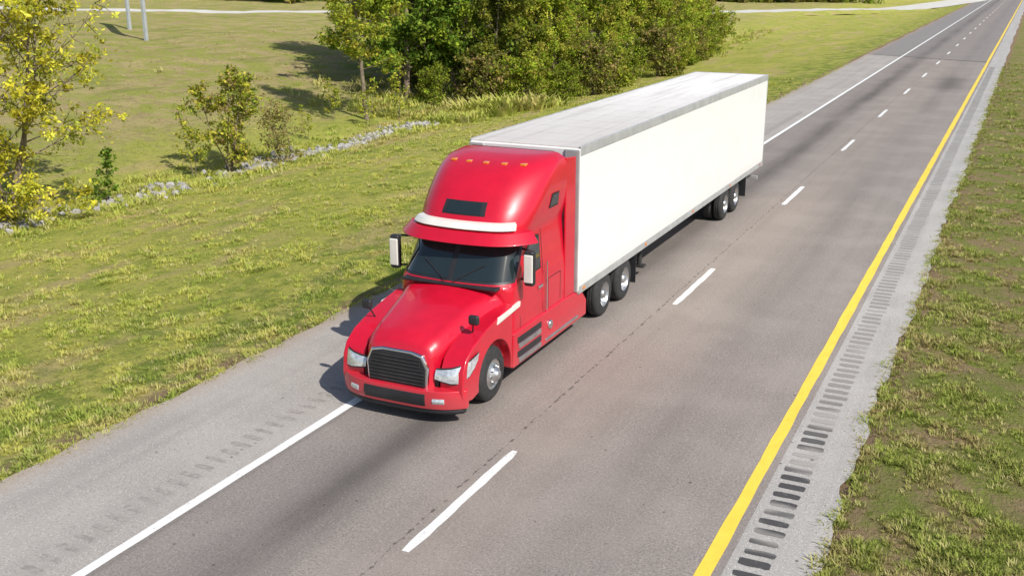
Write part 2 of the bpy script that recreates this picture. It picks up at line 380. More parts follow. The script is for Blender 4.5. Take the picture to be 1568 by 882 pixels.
# ------------------------------------------------------------ rocks
bm=bmesh.new()
for k in range(780):
    if k<600: y=random.uniform(38,57); x=-32.7+random.gauss(0,.42)+.3*math.sin(y*.7)
    else: y=random.uniform(22,38); x=-32.6+random.gauss(0,.6)
    s=random.uniform(.06,.20)
    m=Matrix.Translation((x,y,float(terr(x,y))+s*.2))@Matrix.Rotation(random.random()*6,4,Vector((random.random(),random.random(),1)).normalized())@Matrix.Diagonal((s*random.uniform(.8,1.5),s,s*random.uniform(.5,.9),1))
    r=bmesh.ops.create_icosphere(bm,subdivisions=1,radius=1,matrix=m)
    for vv in r['verts']: vv.co+=Vector((random.uniform(-1,1),random.uniform(-1,1),random.uniform(-1,1)))*s*.22
me=bpy.data.meshes.new('riprap_rocks'); bm.to_mesh(me); bm.free(); me.materials.append(M_rock); link(bpy.data.objects.new('riprap_rocks',me))

# ------------------------------------------------------------ trees
def tubes_np(segs,n=6):
    V=[];F=[];b=0
    for (p,q,r0,r1) in segs:
        d=q-p; L=np.linalg.norm(d)
        if L<1e-5: continue
        d=d/L; a=np.cross(d,[0.3,.2,.9]); a/=np.linalg.norm(a)+1e-9; c=np.cross(d,a)
        t=np.linspace(0,2*np.pi,n,endpoint=False); ring=np.outer(np.cos(t),a)+np.outer(np.sin(t),c)
        V.append(p+ring*r0);V.append(q+ring*r1)
        k=np.arange(n);F.append(np.stack([b+k,b+(k+1)%n,b+n+(k+1)%n,b+n+k],1)); b+=2*n
    return np.concatenate(V),np.concatenate(F)
def make_tree(name,seed,H,R,base,nleaf,ls,palette,stems=1,nbr=22,trunk=.14,clump=.42,top=1.0,bare=0.,gain=1.5):
    r=np.random.default_rng(seed); segs=[];cl=[]
    def grow(p,d,L,rad,n,wander):
        q=p.copy();out=[p.copy()];dd=d/np.linalg.norm(d)
        for k in range(n):
            dd=dd+r.normal(0,wander,3); dd[2]+=.04; dd/=np.linalg.norm(dd)
            nq=q+dd*L/n; segs.append((q.copy(),nq,rad*(1-k/n*.75),rad*(1-(k+1)/n*.75))); q=nq; out.append(q.copy())
        return out
    for s in range(stems):
        off=r.normal(0,.12*(stems>1),3);off[2]=-.1
        d=np.array([r.normal(0,.05+.13*(stems>1)),r.normal(0,.05+.13*(stems>1)),1])
        h=H*(r.uniform(.75,1) if stems>1 else 1)
        tp=grow(off,d,h*.93,trunk/(stems**.5),10,.05)
        nb=int(nbr/stems)+1
        for k in range(nb):
            u=base+(1-base)*((k+r.random())/nb)**.9; idx=min(u*10,9.99); i0=int(idx); p=tp[i0]+(tp[i0+1]-tp[i0])*(idx-i0)
            v=(u-base)/(1-base); prof=(math.sin(math.pi*min(1,(.18+v*.72)))**.7)*(1 if v<.75 else top)
            L=R*prof*r.uniform(.6,1.25); az=k*2.4+r.normal(0,.4); el=.25+v*.8+r.normal(0,.15)
            bd=np.array([math.cos(az)*math.cos(el),math.sin(az)*math.cos(el),math.sin(el)])
            bp=grow(p,bd,L,trunk*.32*(1-u*.6)/(stems**.4),5,.12)
            for m in range(1,6):
                ns=2 if m>1 else 1
                for _ in range(ns):
                    sd=bd+r.normal(0,.7,3); sl=L*r.uniform(.18,.42)
                    sp=grow(bp[m],sd,sl,trunk*.09,2,.15); cl.append(sp[-1]); 
                    if r.random()<.6: cl.append(sp[1])
            cl.append(bp[-1])
    cl=np.array(cl)
    if bare>0: cl=cl[r.random(len(cl))>bare]
    nC=len(cl); per=np.maximum(1,r.gamma(1.6,nleaf/nC/1.6,nC)).astype(int)
    csz=clump*r.uniform(.5,1.3,nC)
    idx=np.repeat(np.arange(nC),per); n=len(idx)
    g=r.normal(0,1,(n,3)); g/=np.linalg.norm(g,axis=1)[:,None]; g*=(r.random(n)**.45)[:,None]
    C=cl[idx]+g*csz[idx][:,None]*np.array([1,1,.7])
    C[:,2]=np.maximum(C[:,2],.05)
    nn=r.normal(0,1,(n,3))+np.array([0,0,.7])+g*.6; nn/=np.linalg.norm(nn,axis=1)[:,None]
    a=np.cross(nn,r.normal(0,1,(n,3))); a/=np.linalg.norm(a,axis=1)[:,None]; b=np.cross(nn,a)
    sz=(ls*r.uniform(.6,1.35,n))[:,None]
    V=np.stack([C-a*sz*.6,C+b*sz*.32+a*sz*.05+nn*sz*.08,C+a*sz*.65,C-b*sz*.32+a*sz*.05+nn*sz*.08],1).reshape(-1,3)
    F=np.arange(n*4).reshape(-1,4)
    pal=np.array(palette); pk=r.integers(0,len(pal),nC); lp=np.where(r.random(n)<.7,pk[idx],r.integers(0,len(pal),n))
    col=pal[lp]*(r.uniform(.75,1.25,n)[:,None])*(r.uniform(.6,1.25,nC)[idx][:,None])*gain
    col=np.clip(col,0,.85); col=np.concatenate([col,np.ones((n,1))],1); col=np.repeat(col,4,0)
    TV,TF=tubes_np(segs)
    VV=np.concatenate([TV,V]);FF=np.concatenate([TF,F+len(TV)])
    cc=np.concatenate([np.tile([.1,.08,.06,1],(len(TV),1)),col])
    return mesh_np(name,VV,FF,[M_bark,M_leaf],np.concatenate([np.zeros(len(TF)),np.ones(len(F))]),cc)
YEL=[(.48,.42,.04),(.42,.40,.04),(.28,.30,.045),(.50,.44,.06)]
YG=[(.24,.28,.035),(.32,.32,.035),(.17,.22,.03),(.38,.34,.05)]
GRN=[(.10,.18,.022),(.15,.23,.03),(.08,.13,.02),(.20,.26,.035)]
OLV=[(.19,.21,.03),(.15,.18,.028),(.27,.26,.04),(.11,.14,.022)]
LIM=[(.25,.31,.03),(.19,.26,.025),(.31,.33,.04),(.29,.25,.05)]
BRN=[(.26,.19,.08),(.20,.19,.06),(.28,.21,.08)]
def put(name,me,x,y,rot=0,s=1,sz=None):
    o=bpy.data.objects.new(name,me); o.location=(x,y,float(terr(x,y))-.05); o.rotation_euler=(0,0,rot); o.scale=(s,s,sz or s); return link(o)
put('yellow_leaf_tree',make_tree('t_yellow',3,10.5,3.7,.10,15000,.15,YEL,stems=3,nbr=48,trunk=.2,clump=.42),-33.5,26.6)
put('yellow_leaf_tree',make_tree('t_yellow2',31,5.0,1.8,.08,5000,.14,YEL,stems=3,nbr=26,trunk=.1,clump=.36),-33.6,24.9)
put('young_tree',make_tree('t_young',5,5.8,1.25,.12,5600,.14,YG+BRN[:1],stems=4,nbr=34,trunk=.07,clump=.30),-32.8,38.3)
put('small_bare_shrub',make_tree('t_shrub',8,3.1,1.0,.10,1900,.11,BRN+OLV[:1],stems=6,nbr=36,trunk=.05,clump=.26),-32.0,41.2)
ts=make_tree('t_sap',9,3.4,.5,.25,520,.13,YG,stems=2,nbr=14,trunk=.035,clump=.22)
ts2=make_tree('t_sap2',12,2.5,.42,.15,650,.14,GRN,stems=1,nbr=12,trunk=.035,clump=.2)
for (m,x,y,s) in ((ts,-33.8,36.8,1),(ts2,-33.2,31.0,.95),(ts2,-32.9,30.2,.5),(ts,-37.5,53,.8),(ts,-34.6,52.5,.9),(ts,-35,47,.6),(ts2,-41,50,.7),(ts,-33.6,39.6,.8),(ts,-34.5,56,1.1)):
    put('sapling',m,x,y,random.random()*6,s)
put('roadside_tree',make_tree('t_side',14,11,2.9,.30,13000,.18,YG+LIM[:1],stems=1,nbr=34,trunk=.17,clump=.52),-36,54.5)
vA=[make_tree('t_g%d'%k,20+k,12,3.5,bs,14500,.25,pal,stems=st,nbr=38,trunk=.2,clump=.66,gain=g) for k,(pal,st,g,bs) in enumerate([(GRN,1,1.3,.14),(OLV,2,1.2,.12),(GRN+LIM[:1],2,1.3,.12),(OLV+LIM[:2],1,1.35,.08),(LIM,1,1.45,.06)])]
vS=[make_tree('t_s%d'%k,40+k,4.0,2.0,.03,6000,.2,pal,stems=5,nbr=36,trunk=.09,clump=.42,gain=1.4) for k,pal in enumerate([OLV+LIM[:2],LIM,OLV+BRN])]
grove=[(-38.8,63.5,0,1.15),(-42.0,67.0,2,1.25),(-45,73,0,1.3),(-36.5,66.5,2,1.0),(-34.0,67.0,1,.7),(-32.5,70,4,.75),(-31.0,71,4,.62),(-31.5,76,3,.72),(-31.2,82,4,.68),(-31.4,89,4,.72),(-31.8,96,4,.76),(-32.4,104,3,.78),(-33.6,112,4,.78),(-35.0,120,4,.72),(-36.5,128,4,.66),(-34.8,124,3,.55),
 (-43,79,0,1.1),(-38,75,2,1.1),(-37,83,1,1.1),(-38,91,3,1.1),(-39,101,2,1.15),(-40.5,112,0,1.1),(-43,122,1,1.0),(-47,88,3,1.15),(-48,97,1,1.1),(-51,110,2,1.1),(-56,103,3,1.0)]
for (x,y,k,s) in grove:
    put('grove_tree',vA[k],x+random.uniform(-.5,.5),y+random.uniform(-.5,.5),random.random()*6.28,s,s*random.uniform(.95,1.12))
shr=[(-36.0,62.5),(-32.6,64.5),(-30.4,65.6),(-28.7,68),(-28.6,72),(-28.6,77),(-28.7,82),(-28.6,88),(-28.8,94),(-29.3,100),(-30.0,106),(-31.0,112),(-32.2,118),(-33.4,124),(-34.5,130),(-35,70),(-40,68),(-33.5,77)]
for i,(x,y) in enumerate(shr):
    put('undergrowth_bush',vS[(i*2)%3],x+random.uniform(-.6,.6),y,random.random()*6.28,random.uniform(.5,1.2))
dc=bpy.data.collections.new('distant_tree_variants')
for k,pal in enumerate([OLV+BRN[:1],YG+BRN,GRN+OLV[:1]]):
    dc.objects.link(bpy.data.objects.new('dt',make_tree('t_d%d'%k,60+k,10,4.5,.02,4500,.5,pal,stems=3,nbr=34,trunk=.2,clump=.9)))
P=[];s=[]
def rowp(x0,y0,x1,y1,n,w,a,b):
    for k in range(n):
        t=random.random(); x=x0+(x1-x0)*t+random.gauss(0,w); y=y0+(y1-y0)*t+random.gauss(0,w); P.append((x,y,float(terr(x,y))-.3)); s.append(random.uniform(a,b))
rowp(-330,110,-150,135,90,8,.6,1.1); rowp(-150,135,-75,170,50,6,.5,1.0); rowp(-75,218,-42,268,90,4,.5,1.0); rowp(-42,285,-25,400,60,3,.5,.9)
rowp(-20,520,200,560,90,25,.8,1.4); rowp(-330,180,-60,330,160,20,.9,1.4)
instancer('distant_trees',P,s,dc)

# ------------------------------------------------------------ sign
M_steel=simple('galvanised_steel',(.55,.58,.62),.45,.4,var=.1)
sg=empty('highway_sign',(0,0,0))
for k,(x,y) in enumerate(((-68.4,70),(-76.5,76.3))):
    z=float(terr(x,y)); box('post_%d'%(k+1),x-.14,x+.14,y-.14,y+.14,z-.3,z+8.5,M_steel,sg,bevel=.02)
d=Vector((-8.1,6.3,0)).normalized(); nn=Vector((-d.y,d.x,0)); z=6.4
c=Vector((-72.45,73.15,z))+nn*.25
vv=[c+d*a+nn*t+Vector((0,0,h)) for a in(-6,6) for t in(-.03,.03) for h in(0,3.6)]
mesh_obj('panel',vv,[(0,1,3,2),(4,6,7,5),(0,4,5,1),(2,3,7,6),(0,2,6,4),(1,5,7,3)],M_steel,sg)

# ------------------------------------------------------------ truck
def red_mat():
    m,nt,b=newmat('red_paint'); P=pos(nt); a=noise(nt,P,2.2,6,.7); sep=N(nt,'ShaderNodeSeparateXYZ'); nt.links.new(P,sep.inputs[0])
    c=mix(nt,ramp(nt,a,.3,.7),(.52,.004,.023),(.60,.005,.028))
    lo=ramp(nt,math_(nt,'ADD',sep.outputs[2],math_(nt,'MULTIPLY',a,.5)),1.15,.5)
    c=mix(nt,math_(nt,'MULTIPLY',lo,.22),c,(.30,.20,.17))
    nt.links.new(c,b.inputs['Base Color']); r=math_(nt,'ADD',math_(nt,'MULTIPLY',lo,.25),.36); nt.links.new(r,b.inputs['Roughness'])
    b.inputs['Coat Weight'].default_value=.55; b.inputs['Coat Roughness'].default_value=.08
    return m
M_red=red_mat()
def trailer_mat(name,col,dirt,amt,roof=False):
    m,nt,b=newmat(name); P=pos(nt); a=noise(nt,pos(nt,(1,.25,.6)),1.4,6,.65); s=noise(nt,pos(nt,(4,4,.25)),2.0,5,.65)
    sep=N(nt,'ShaderNodeSeparateXYZ'); nt.links.new(P,sep.inputs[0])
    c=mix(nt,math_(nt,'MULTIPLY',ramp(nt,a,.45,.75),amt),col,dirt)
    if roof:
        c=mix(nt,math_(nt,'MULTIPLY',ramp(nt,sep.outputs[1],33,19.5),.6),c,(.46,.41,.38))
        st=noise(nt,pos(nt,(3,.12,1)),1.5,5,.6); c=mix(nt,math_(nt,'MULTIPLY',ramp(nt,st,.45,.75),.5),c,(.40,.36,.34))
        b.inputs['Roughness'].default_value=.7
    else:
        c=mix(nt,math_(nt,'MULTIPLY',ramp(nt,s,.5,.8),amt*.6),c,dirt)
        lo=ramp(nt,math_(nt,'ADD',sep.outputs[2],math_(nt,'MULTIPLY',a,.7)),1.95,1.15); c=mix(nt,math_(nt,'MULTIPLY',lo,.35),c,(.52,.47,.41))
        b.inputs['Roughness'].default_value=.42; b.inputs['Coat Weight'].default_value=.2
    nt.links.new(c,b.inputs['Base Color']); 
    return m
M_side=trailer_mat('white_trailer_side',(.81,.805,.775),(.70,.675,.62),.32)
M_roof=trailer_mat('trailer_roof_skin',(.80,.77,.73),(.62,.57,.53),.6,True)
M_rail=simple('aluminium_rail',(.46,.46,.45),.5,.3,var=.1)
M_blk=simple('black_plastic',(.022,.022,.025),.5,var=.2)
M_rub=simple('tyre_rubber',(.030,.029,.029),.85,var=.25,vs=8)
M_frame=simple('frame_steel',(.035,.033,.032),.7,.2,var=.3)
M_chr=simple('chrome',(.75,.75,.76),.15,1.0,var=.03)
M_alu=simple('wheel_aluminium',(.55,.55,.55),.35,.9,var=.15)
M_glass,nt,b=newmat('dark_glass'); nt.links.new(mix(nt,noise(nt,pos(nt),2),(.012,.020,.022),(.02,.030,.032)),b.inputs['Base Color']); b.inputs['Roughness'].default_value=.04; b.inputs['Coat Weight'].default_value=.6
M_lamp=simple('headlamp_lens',(.62,.64,.66),.12,.4,1.0,var=.25,vs=14)
M_amb=simple('amber_lens',(.75,.22,.01),.25,0,1,var=.05)
M_tail=simple('red_lens',(.5,.01,.01),.25,0,1,var=.05)
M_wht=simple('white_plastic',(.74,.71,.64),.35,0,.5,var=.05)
T=empty('semi_trailer_truck',(-9.2,0,0))
HW=1.27
Y0,Y1=19.75,36.85; ZB,ZT=1.02,4.08
box('trailer_body',-HW,HW,Y0,Y1,ZB,ZT-.02,M_side,T,bevel=.03)
box('trailer_roof',-HW+.035,HW-.035,Y0+.05,Y1-.04,ZT-.03,ZT+.012,M_roof,T,bevel=.01)
for sx in(-1,1):
    box('top_rail',min(sx*(HW-.04),sx*(HW+.012)),max(sx*(HW-.04),sx*(HW+.012)),Y0+.02,Y1-.01,ZT-.17,ZT+.03,M_rail,T,bevel=.012)
    box('bottom_rail',min(sx*(HW-.06),sx*(HW+.012)),max(sx*(HW-.06),sx*(HW+.012)),Y0+.04,Y1-.02,ZB-.05,ZB+.12,M_rail,T,bevel=.01)
    for k in range(14):
        y=Y0+1.2*(k+.9); 
        if y<Y1-.3: box('panel_seam',min(sx*HW,sx*(HW+.006)),max(sx*HW,sx*(HW+.006)),y-.03,y+.03,ZB+.121,ZT-.171,M_side,T,bevel=.003)
    for k in range(5):
        y=Y0+.3+k*4.1; box('side_marker',min(sx*(HW+.012),sx*(HW+.03)),max(sx*(HW+.012),sx*(HW+.03)),y-.06,y+.06,ZB+.01,ZB+.07,M_amb if k<4 else M_tail,T,bevel=.008)
    box('mudflap',min(sx*.62,sx*1.22),max(sx*.62,sx*1.22),34.75,34.77,.25,.98,M_blk,T)
for k in range(16): box('roof_bow',-HW+.06,HW-.06,Y0+.55+k*1.06-.012,Y0+.55+k*1.06+.012,ZT+.0125,ZT+.017,M_roof,T)
for x in(-1.1,1.1): box('corner_post',x-.17,x+.17,Y0-.035,Y0+.01,ZB,ZT-.04,M_rail,T,bevel=.02)
box('rear_frame',-HW-.005,HW+.005,Y1-.02,Y1+.06,ZB-.1,ZT+.02,M_rail,T,bevel=.02)
for sx in(-1,1):
    box('rear_door',min(sx*.02,sx*1.2),max(sx*.02,sx*1.2),Y1+.06,Y1+.085,ZB+.08,ZT-.14,M_side,T,bevel=.01)
    for xx in(.3,.9): tube('lock_rod',(sx*xx,Y1+.11,ZB+.05),(sx*xx,Y1+.11,ZT-.12),.018,M_chr,T)
    for xx in(.75,1.0): box('tail_lamp',min(sx*xx,sx*(xx+.16)),max(sx*xx,sx*(xx+.16)),Y1+.06,Y1+.08,ZB-.08,ZB+.02,M_tail,T,bevel=.01)
    box('bumper_leg',sx*.6-.05,sx*.6+.05,Y1-.15,Y1-.02,.55,ZB,M_frame,T)
    box('slider_rail',sx*.5-.07,sx*.5+.07,30.2,35.6,.78,ZB-.04,M_frame,T)
    tube('landing_leg',(sx*.85,25.0,.25),(sx*.85,25.0,1.0),.06,M_frame,T)
    box('landing_foot',sx*.85-.14,sx*.85+.14,24.88,25.12,.22,.27,M_frame,T)
box('underride_guard',-1.15,1.15,Y1-.12,Y1-.02,.48,.6,M_rail,T,bevel=.01)
for k in range(26): y=Y0+1+k*.6; box('floor_beam',-1.2,1.2,y-.03,y+.03,ZB-.09,ZB-.001,M_frame,T)
tyre=[(.0,.29),(.02,.40),(.03,.47),(.07,.505),(.10,.515),(.13,.515),(.14,.505),(.15,.515),(.19,.515),(.2,.505),(.21,.515),(.25,.505),(.28,.47),(.29,.40),(.28,.29)]
def wheel(y,sx,dual=True,xo=1.25,steer=False):
    lathe('tyre',[(-d,r) for d,r in tyre],sx*xo,y,.515,M_rub,T,n=48,sgn=sx)
    if steer:
        rim=[(-.03,.30),(-.01,.29),(-.035,.27),(-.05,.22),(.02,.15),(.05,.13),(.06,.10),(.10,.085),(.12,.04),(.12,.0)]
    else:
        rim=[(-.03,.30),(-.005,.29),(-.03,.275),(-.14,.25),(-.17,.19),(-.16,.13),(-.05,.115),(-.01,.10),(.01,.05),(.01,0)]
    lathe('rim',rim,sx*xo,y,.515,M_alu,T,n=40,sgn=sx)
    for k in range(10):
        a=2*math.pi*k/10; rr=.165; dx=.01 if steer else -.165
        x=sx*(xo+dx); tube('lug_nut',(x,y+rr*math.cos(a),.515+rr*math.sin(a)),(x+sx*.04,y+rr*math.cos(a),.515+rr*math.sin(a)),.016,M_chr,T,n=6)
    if not steer:
        for k in range(8):
            a=2*math.pi*(k+.5)/8; rr=.222; x=sx*(xo-.152); tube('hand_hole',(x-sx*.02,y+rr*math.cos(a),.515+rr*math.sin(a)),(x+sx*.002,y+rr*math.cos(a),.515+rr*math.sin(a)),.028,M_blk,T,n=10)
    if dual: lathe('inner_tyre',[(-d,r) for d,r in tyre],sx*(xo-.33),y,.515,M_rub,T,n=40,sgn=sx)
for y in(32.1,33.4,21.45,22.8):
    for sx in(-1,1): wheel(y,sx)
    tube('axle',(-1.1,y,.515),(1.1,y,.515),.07,M_frame,T)
for sx in(-1,1): wheel(16.2,sx,False,1.19,True)
tube('axle',(-1.0,16.2,.5),(1.0,16.2,.5),.06,M_frame,T)
for sx in(-1,1):
    box('frame_rail',sx*.43-.04,sx*.43+.04,15.3,23.8,.72,.98,M_frame,T)
    box('tractor_mudflap',min(sx*.6,sx*1.22),max(sx*.6,sx*1.22),23.62,23.64,.2,.85,M_blk,T)
box('fifth_wheel',-.45,.45,21.5,22.7,.98,1.01,M_frame,T)
box('battery_box',-.4,.4,19.6,20.6,.75,.97,M_frame,T)
K=[ # z, yf, hw, r, bow
(.62,16.95,1.19,.10,.0),(1.2,16.93,1.20,.15,.02),(1.75,16.86,1.20,.22,.06),(1.92,16.84,1.19,.30,.12),(2.0,16.90,1.18,.38,.16),
(2.76,17.42,1.12,.45,.18),(2.84,17.38,1.13,.45,.2),(2.95,17.40,1.16,.48,.22),(3.2,17.56,1.20,.55,.25),(3.45,17.78,1.22,.6,.27),(3.65,17.99,1.225,.62,.27),
(3.84,18.25,1.22,.62,.26),(3.96,18.48,1.19,.6,.22),(4.03,18.70,1.13,.55,.18),(4.06,18.85,1.03,.5,.12)]
K=np.array(K); YB=19.42
def lev(z): return [float(np.interp(z,K[:,0],K[:,c])) for c in(1,2,3,4)]
NA=9;NF=13;NSd=9
def ring(z,off=0,shrink=0):
    yf,hw,r,bow=lev(z); pts=[]
    hw-=shrink; yf+=shrink
    def fp(x): return -bow*(1-min(1,abs(x)/hw)**2)
    for i in range(NSd): y=YB+(yf+r-YB)*i/NSd; pts.append((hw,y,1,0))
    for i in range(NA):
        a=math.pi/2*i/NA; x=hw-r+r*math.cos(a); y=yf+r-r*math.sin(a); pts.append((x,y+fp(x)*math.sin(a),math.cos(a),-math.sin(a)))
    for i in range(NF+1):
        x=(hw-r)*(1-2*i/NF); sl=2*bow*x/(hw*hw); n=Vector((sl,-1)).normalized(); pts.append((x,yf+fp(x),n.x,n.y))
    for i in range(1,NA+1):
        a=math.pi/2*(1-i/NA); x=-(hw-r+r*math.cos(a)); y=yf+r-r*math.sin(a); pts.append((x,y+fp(x)*math.sin(a),-math.cos(a),-math.sin(a)))
    for i in range(1,NSd+1): y=(yf+r)+(YB-yf-r)*i/NSd; pts.append((-hw,y,-1,0))
    return [(p[0]+p[2]*off,p[1]+p[3]*off,z) for p in pts]
zs=sorted(set(list(np.round(np.linspace(.62,4.06,40),3))+[2.0,2.76,2.84,1.92]))
rs=[ring(z) for z in zs]; top_=[(x,y,4.075) for x,y,z in ring(4.06,shrink=.12)]; rs.append(top_); n=len(rs[0]); v=[p for r_ in rs for p in r_]
f=[(i*n+k,i*n+(k+1)%n,(i+1)*n+(k+1)%n,(i+1)*n+k) for i in range(len(rs)-1) for k in range(n)]
b0=(len(rs)-1)*n
for k in range(n//2): 
    a,b=k,k+1; c,d=n-1-k,n-2-k
    if b<d: f.append((b0+a,b0+b,b0+d,b0+c))
    elif b==d: f.append((b0+a,b0+b,b0+c))
o=mesh_obj('cab_shell',v,f,M_red,T,smooth=True)
e=o.modifiers.new('e','EDGE_SPLIT'); e.split_angle=math.radians(38)
def patch(name,z0,z1,k0,k1,off,mat,nz=6):
    rows=[]
    for i in range(nz+1):
        z=z0+(z1-z0)*i/nz; rows.append(ring(z,off)[k0:k1+1])
    m=k1-k0+1; v=[p for r_ in rows for p in r_]; f=[(i*m+k,i*m+k+1,(i+1)*m+k+1,(i+1)*m+k) for i in range(nz) for k in range(m-1)]
    return mesh_obj(name,v,f,mat,T,smooth=True)
kA=NSd; kB=NSd+NA; kC=kB+NF; kD=kC+NA
patch('windshield_seal',1.99,2.78,kA+2,kD-2,.006,M_blk)
patch('windshield_left',2.03,2.75,kA+3,kB+6,.012,M_glass)
patch('windshield_right',2.03,2.75,kB+7,kD-3,.012,M_glass)
def visor(name,prof,k0,k1,mat):
    rows=[ring(z,o_)[k0:k1+1] for z,o_ in prof]; m=k1-k0+1; v=[p for r_ in rows for p in r_]; R_=len(rows)
    f=[(i*m+k,i*m+k+1,((i+1)%R_)*m+k+1,((i+1)%R_)*m+k) for i in range(R_) for k in range(m-1)]
    f+=[tuple(i*m for i in range(R_)),tuple(i*m+m-1 for i in range(R_-1,-1,-1))]
    return mesh_obj(name,v,f,mat,T,bevel=.01)
visor('sun_visor',[(2.90,-.01),(2.88,.20),(2.70,.38),(2.68,.37),(2.82,.16),(2.84,-.01)],kA+2,kD-2,M_red)
visor('visor_sky_glint',[(3.04,-.01),(3.02,.10),(2.93,.17),(2.91,.15),(2.91,-.01)],kA+5,kD-5,M_wht)  # sky reflection on the visor top, put in as a white-coloured strip
patch('roof_window_seal',3.13,3.37,kB+2,kC-2,.006,M_blk); patch('roof_window',3.15,3.35,kB+3,kC-3,.012,M_glass)
for x in(-.75,-.38,0,.38,.75): 
    y=float(np.interp(3.93,K[:,0],K[:,1]))-.16*(1-x*x)
    box('roof_marker_lamp',x-.06,x+.06,y-.02,y+.12,3.93,3.98,M_amb,T,bevel=.015)
def side_patch(name,poly,off,mat,sx):
    v=[(sx*(lev(z)[1]+off),y,z) for y,z in poly]; return mesh_obj(name,v,[tuple(range(len(poly)))],mat,T)
def inset(poly,d):
    cy=sum(p[0] for p in poly)/len(poly); cz=sum(p[1] for p in poly)/len(poly)
    return [(y+(cy-y)/max(.001,abs(cy-y))*d if abs(cy-y)>.01 else y,z+(cz-z)/max(.001,abs(cz-z))*d) for y,z in poly]
for sx in(-1,1):
    w=[(17.42,1.98),(18.25,2.0),(18.25,2.68),(17.88,2.70),(17.70,2.55)]
    side_patch('side_window_seal',w,.012,M_blk,sx); side_patch('side_window',inset(w,.035),.017,M_glass,sx)
    w=[(18.6,3.1),(19.05,3.1),(19.05,3.38),(18.7,3.38)]
    side_patch('sleeper_window_seal',w,.01,M_blk,sx); side_patch('sleeper_window',inset(w,.03),.015,M_glass,sx)
    def seam(y0,z0,y1,z1,t=.008):
        a=lev(z0)[1]+.001;c=lev(z1)[1]+.001
        if abs(y0-y1)<.01: v=[(sx*a,y0-t,z0),(sx*a,y0+t,z0),(sx*c,y1+t,z1),(sx*c,y1-t,z1)]
        else: v=[(sx*a,y0,z0-t),(sx*c,y1,z1-t),(sx*c,y1,z1+t),(sx*a,y0,z0+t)]
        v=[(x+sx*.003,y,z) for x,y,z in v]; mesh_obj('door_seam',v,[(0,1,2,3)],M_blk,T)
    seam(17.3,1.07,17.3,1.9);seam(18.35,1.07,18.35,1.9);seam(18.35,1.9,18.35,2.76); seam(18.6,1.1,18.6,1.7); seam(18.6,1.7,19.2,1.7); seam(19.2,1.1,19.2,1.7)
    box('door_handle',min(sx*1.2,sx*1.235),max(sx*1.2,sx*1.235),18.08,18.28,1.62,1.68,M_chr,T,bevel=.01)
    tube('grab_rail',(sx*1.25,18.42,1.1),(sx*1.25,18.42,2.1),.016,M_chr,T)
    prism('side_extender',[(YB-.01,1.05),(YB+.5,1.05),(YB+.5,3.92),(YB+.0,3.97)],min(sx*1.17,sx*1.215),max(sx*1.17,sx*1.215),M_red,T,bevel=.015)
    prism('side_skirt',[(16.93,.36),(20.6,.36),(20.6,.72),(20.3,1.0),(19.4,1.06),(16.93,1.06)],min(sx*.95,sx*1.235),max(sx*.95,sx*1.235),M_red,T,bevel=.04)
    for (z0,z1) in ((.42,.52),(.70,.80)):
        box('step_tread',min(sx*1.2,sx*1.262),max(sx*1.2,sx*1.262),17.15,18.15,z0,z1,M_alu,T,bevel=.012)
        box('step_recess',min(sx*1.2,sx*1.243),max(sx*1.2,sx*1.243),17.1,18.2,z1+.004,z1+.13,M_blk,T,bevel=.01)
    lathe('fuel_tank_cap',[(0,.09),(.04,.09),(.05,.07),(.05,0)],sx*1.23,18.6,.75,M_chr,T,n=20,sgn=sx)
    box('tank_trim',min(sx*1.2,sx*1.25),max(sx*1.2,sx*1.25),18.4,20.1,.44,.5,M_alu,T,bevel=.01)
    prism('cowl_vent',[(16.25,1.44),(17.2,1.52),(17.22,1.62),(16.3,1.56)],min(sx*1.19,sx*1.245),max(sx*1.19,sx*1.245),M_wht,T,bevel=.012)
    arc=[(16.2+.66*math.cos(a),.5+.66*math.sin(a)) for a in np.linspace(math.radians(-8),math.radians(188),18)]
    poly=[(16.90,.40)]+arc+[(15.30,.36),(14.98,.40),(14.93,.62),(14.97,.95),(15.08,1.15),(15.35,1.32),(15.8,1.46),(16.4,1.58),(16.90,1.66)]
    prism('front_fender',poly,min(sx*.78,sx*1.225),max(sx*.78,sx*1.225),M_red,T,bevel=.07,seg=5)
    prism('wheel_arch_liner',[(16.2+.655*math.cos(a),.5+.655*math.sin(a)) for a in np.linspace(0,math.pi,16)]+[(15.6,.5)],min(sx*.66,sx*.8),max(sx*.66,sx*.8),M_blk,T)
    cs=[(.70,14.90),(.85,14.89),(1.0,14.905),(1.12,14.95),(1.20,15.03),(1.238,15.16),(1.245,15.34),(1.245,15.46)]
    zl=[(.78,.98),(.76,1.0),(.74,1.03),(.74,1.07),(.77,1.11),(.83,1.14),(.93,1.17),(1.03,1.19)]
    for nm,mt,off,sh in (('headlamp_bezel',M_blk,0,0),('headlamp',M_lamp,.008,.025)):
        hl=[]
        for q_,((x,y),(a,c)) in enumerate(zip(cs,zl)):
            a2=a+sh; c2=max(c-sh,a2+.01)
            for t in(0,.25,.5,.75,1): hl.append((sx*(x+(off if x>1.1 else 0)),y-(off if x<1.15 else 0)+.07*(((a2+(c2-a2)*t)-a)/(c-a))**2,a2+(c2-a2)*t))
        mesh_obj(nm,hl,[(5*i+k,5*(i+1)+k,5*(i+1)+k+1,5*i+k+1) for i in range(7) for k in range(4)],mt,T,smooth=True)
    tube('mirror_arm',(sx*1.15,17.5,2.55),(sx*1.42,17.25,2.6),.02,M_blk,T); tube('mirror_arm',(sx*1.17,17.4,2.0),(sx*1.42,17.25,2.0),.02,M_blk,T)
    box('door_mirror',min(sx*1.34,sx*1.54),max(sx*1.34,sx*1.54),17.12,17.27,1.95,2.62,M_blk,T,bevel=.05,seg=4)
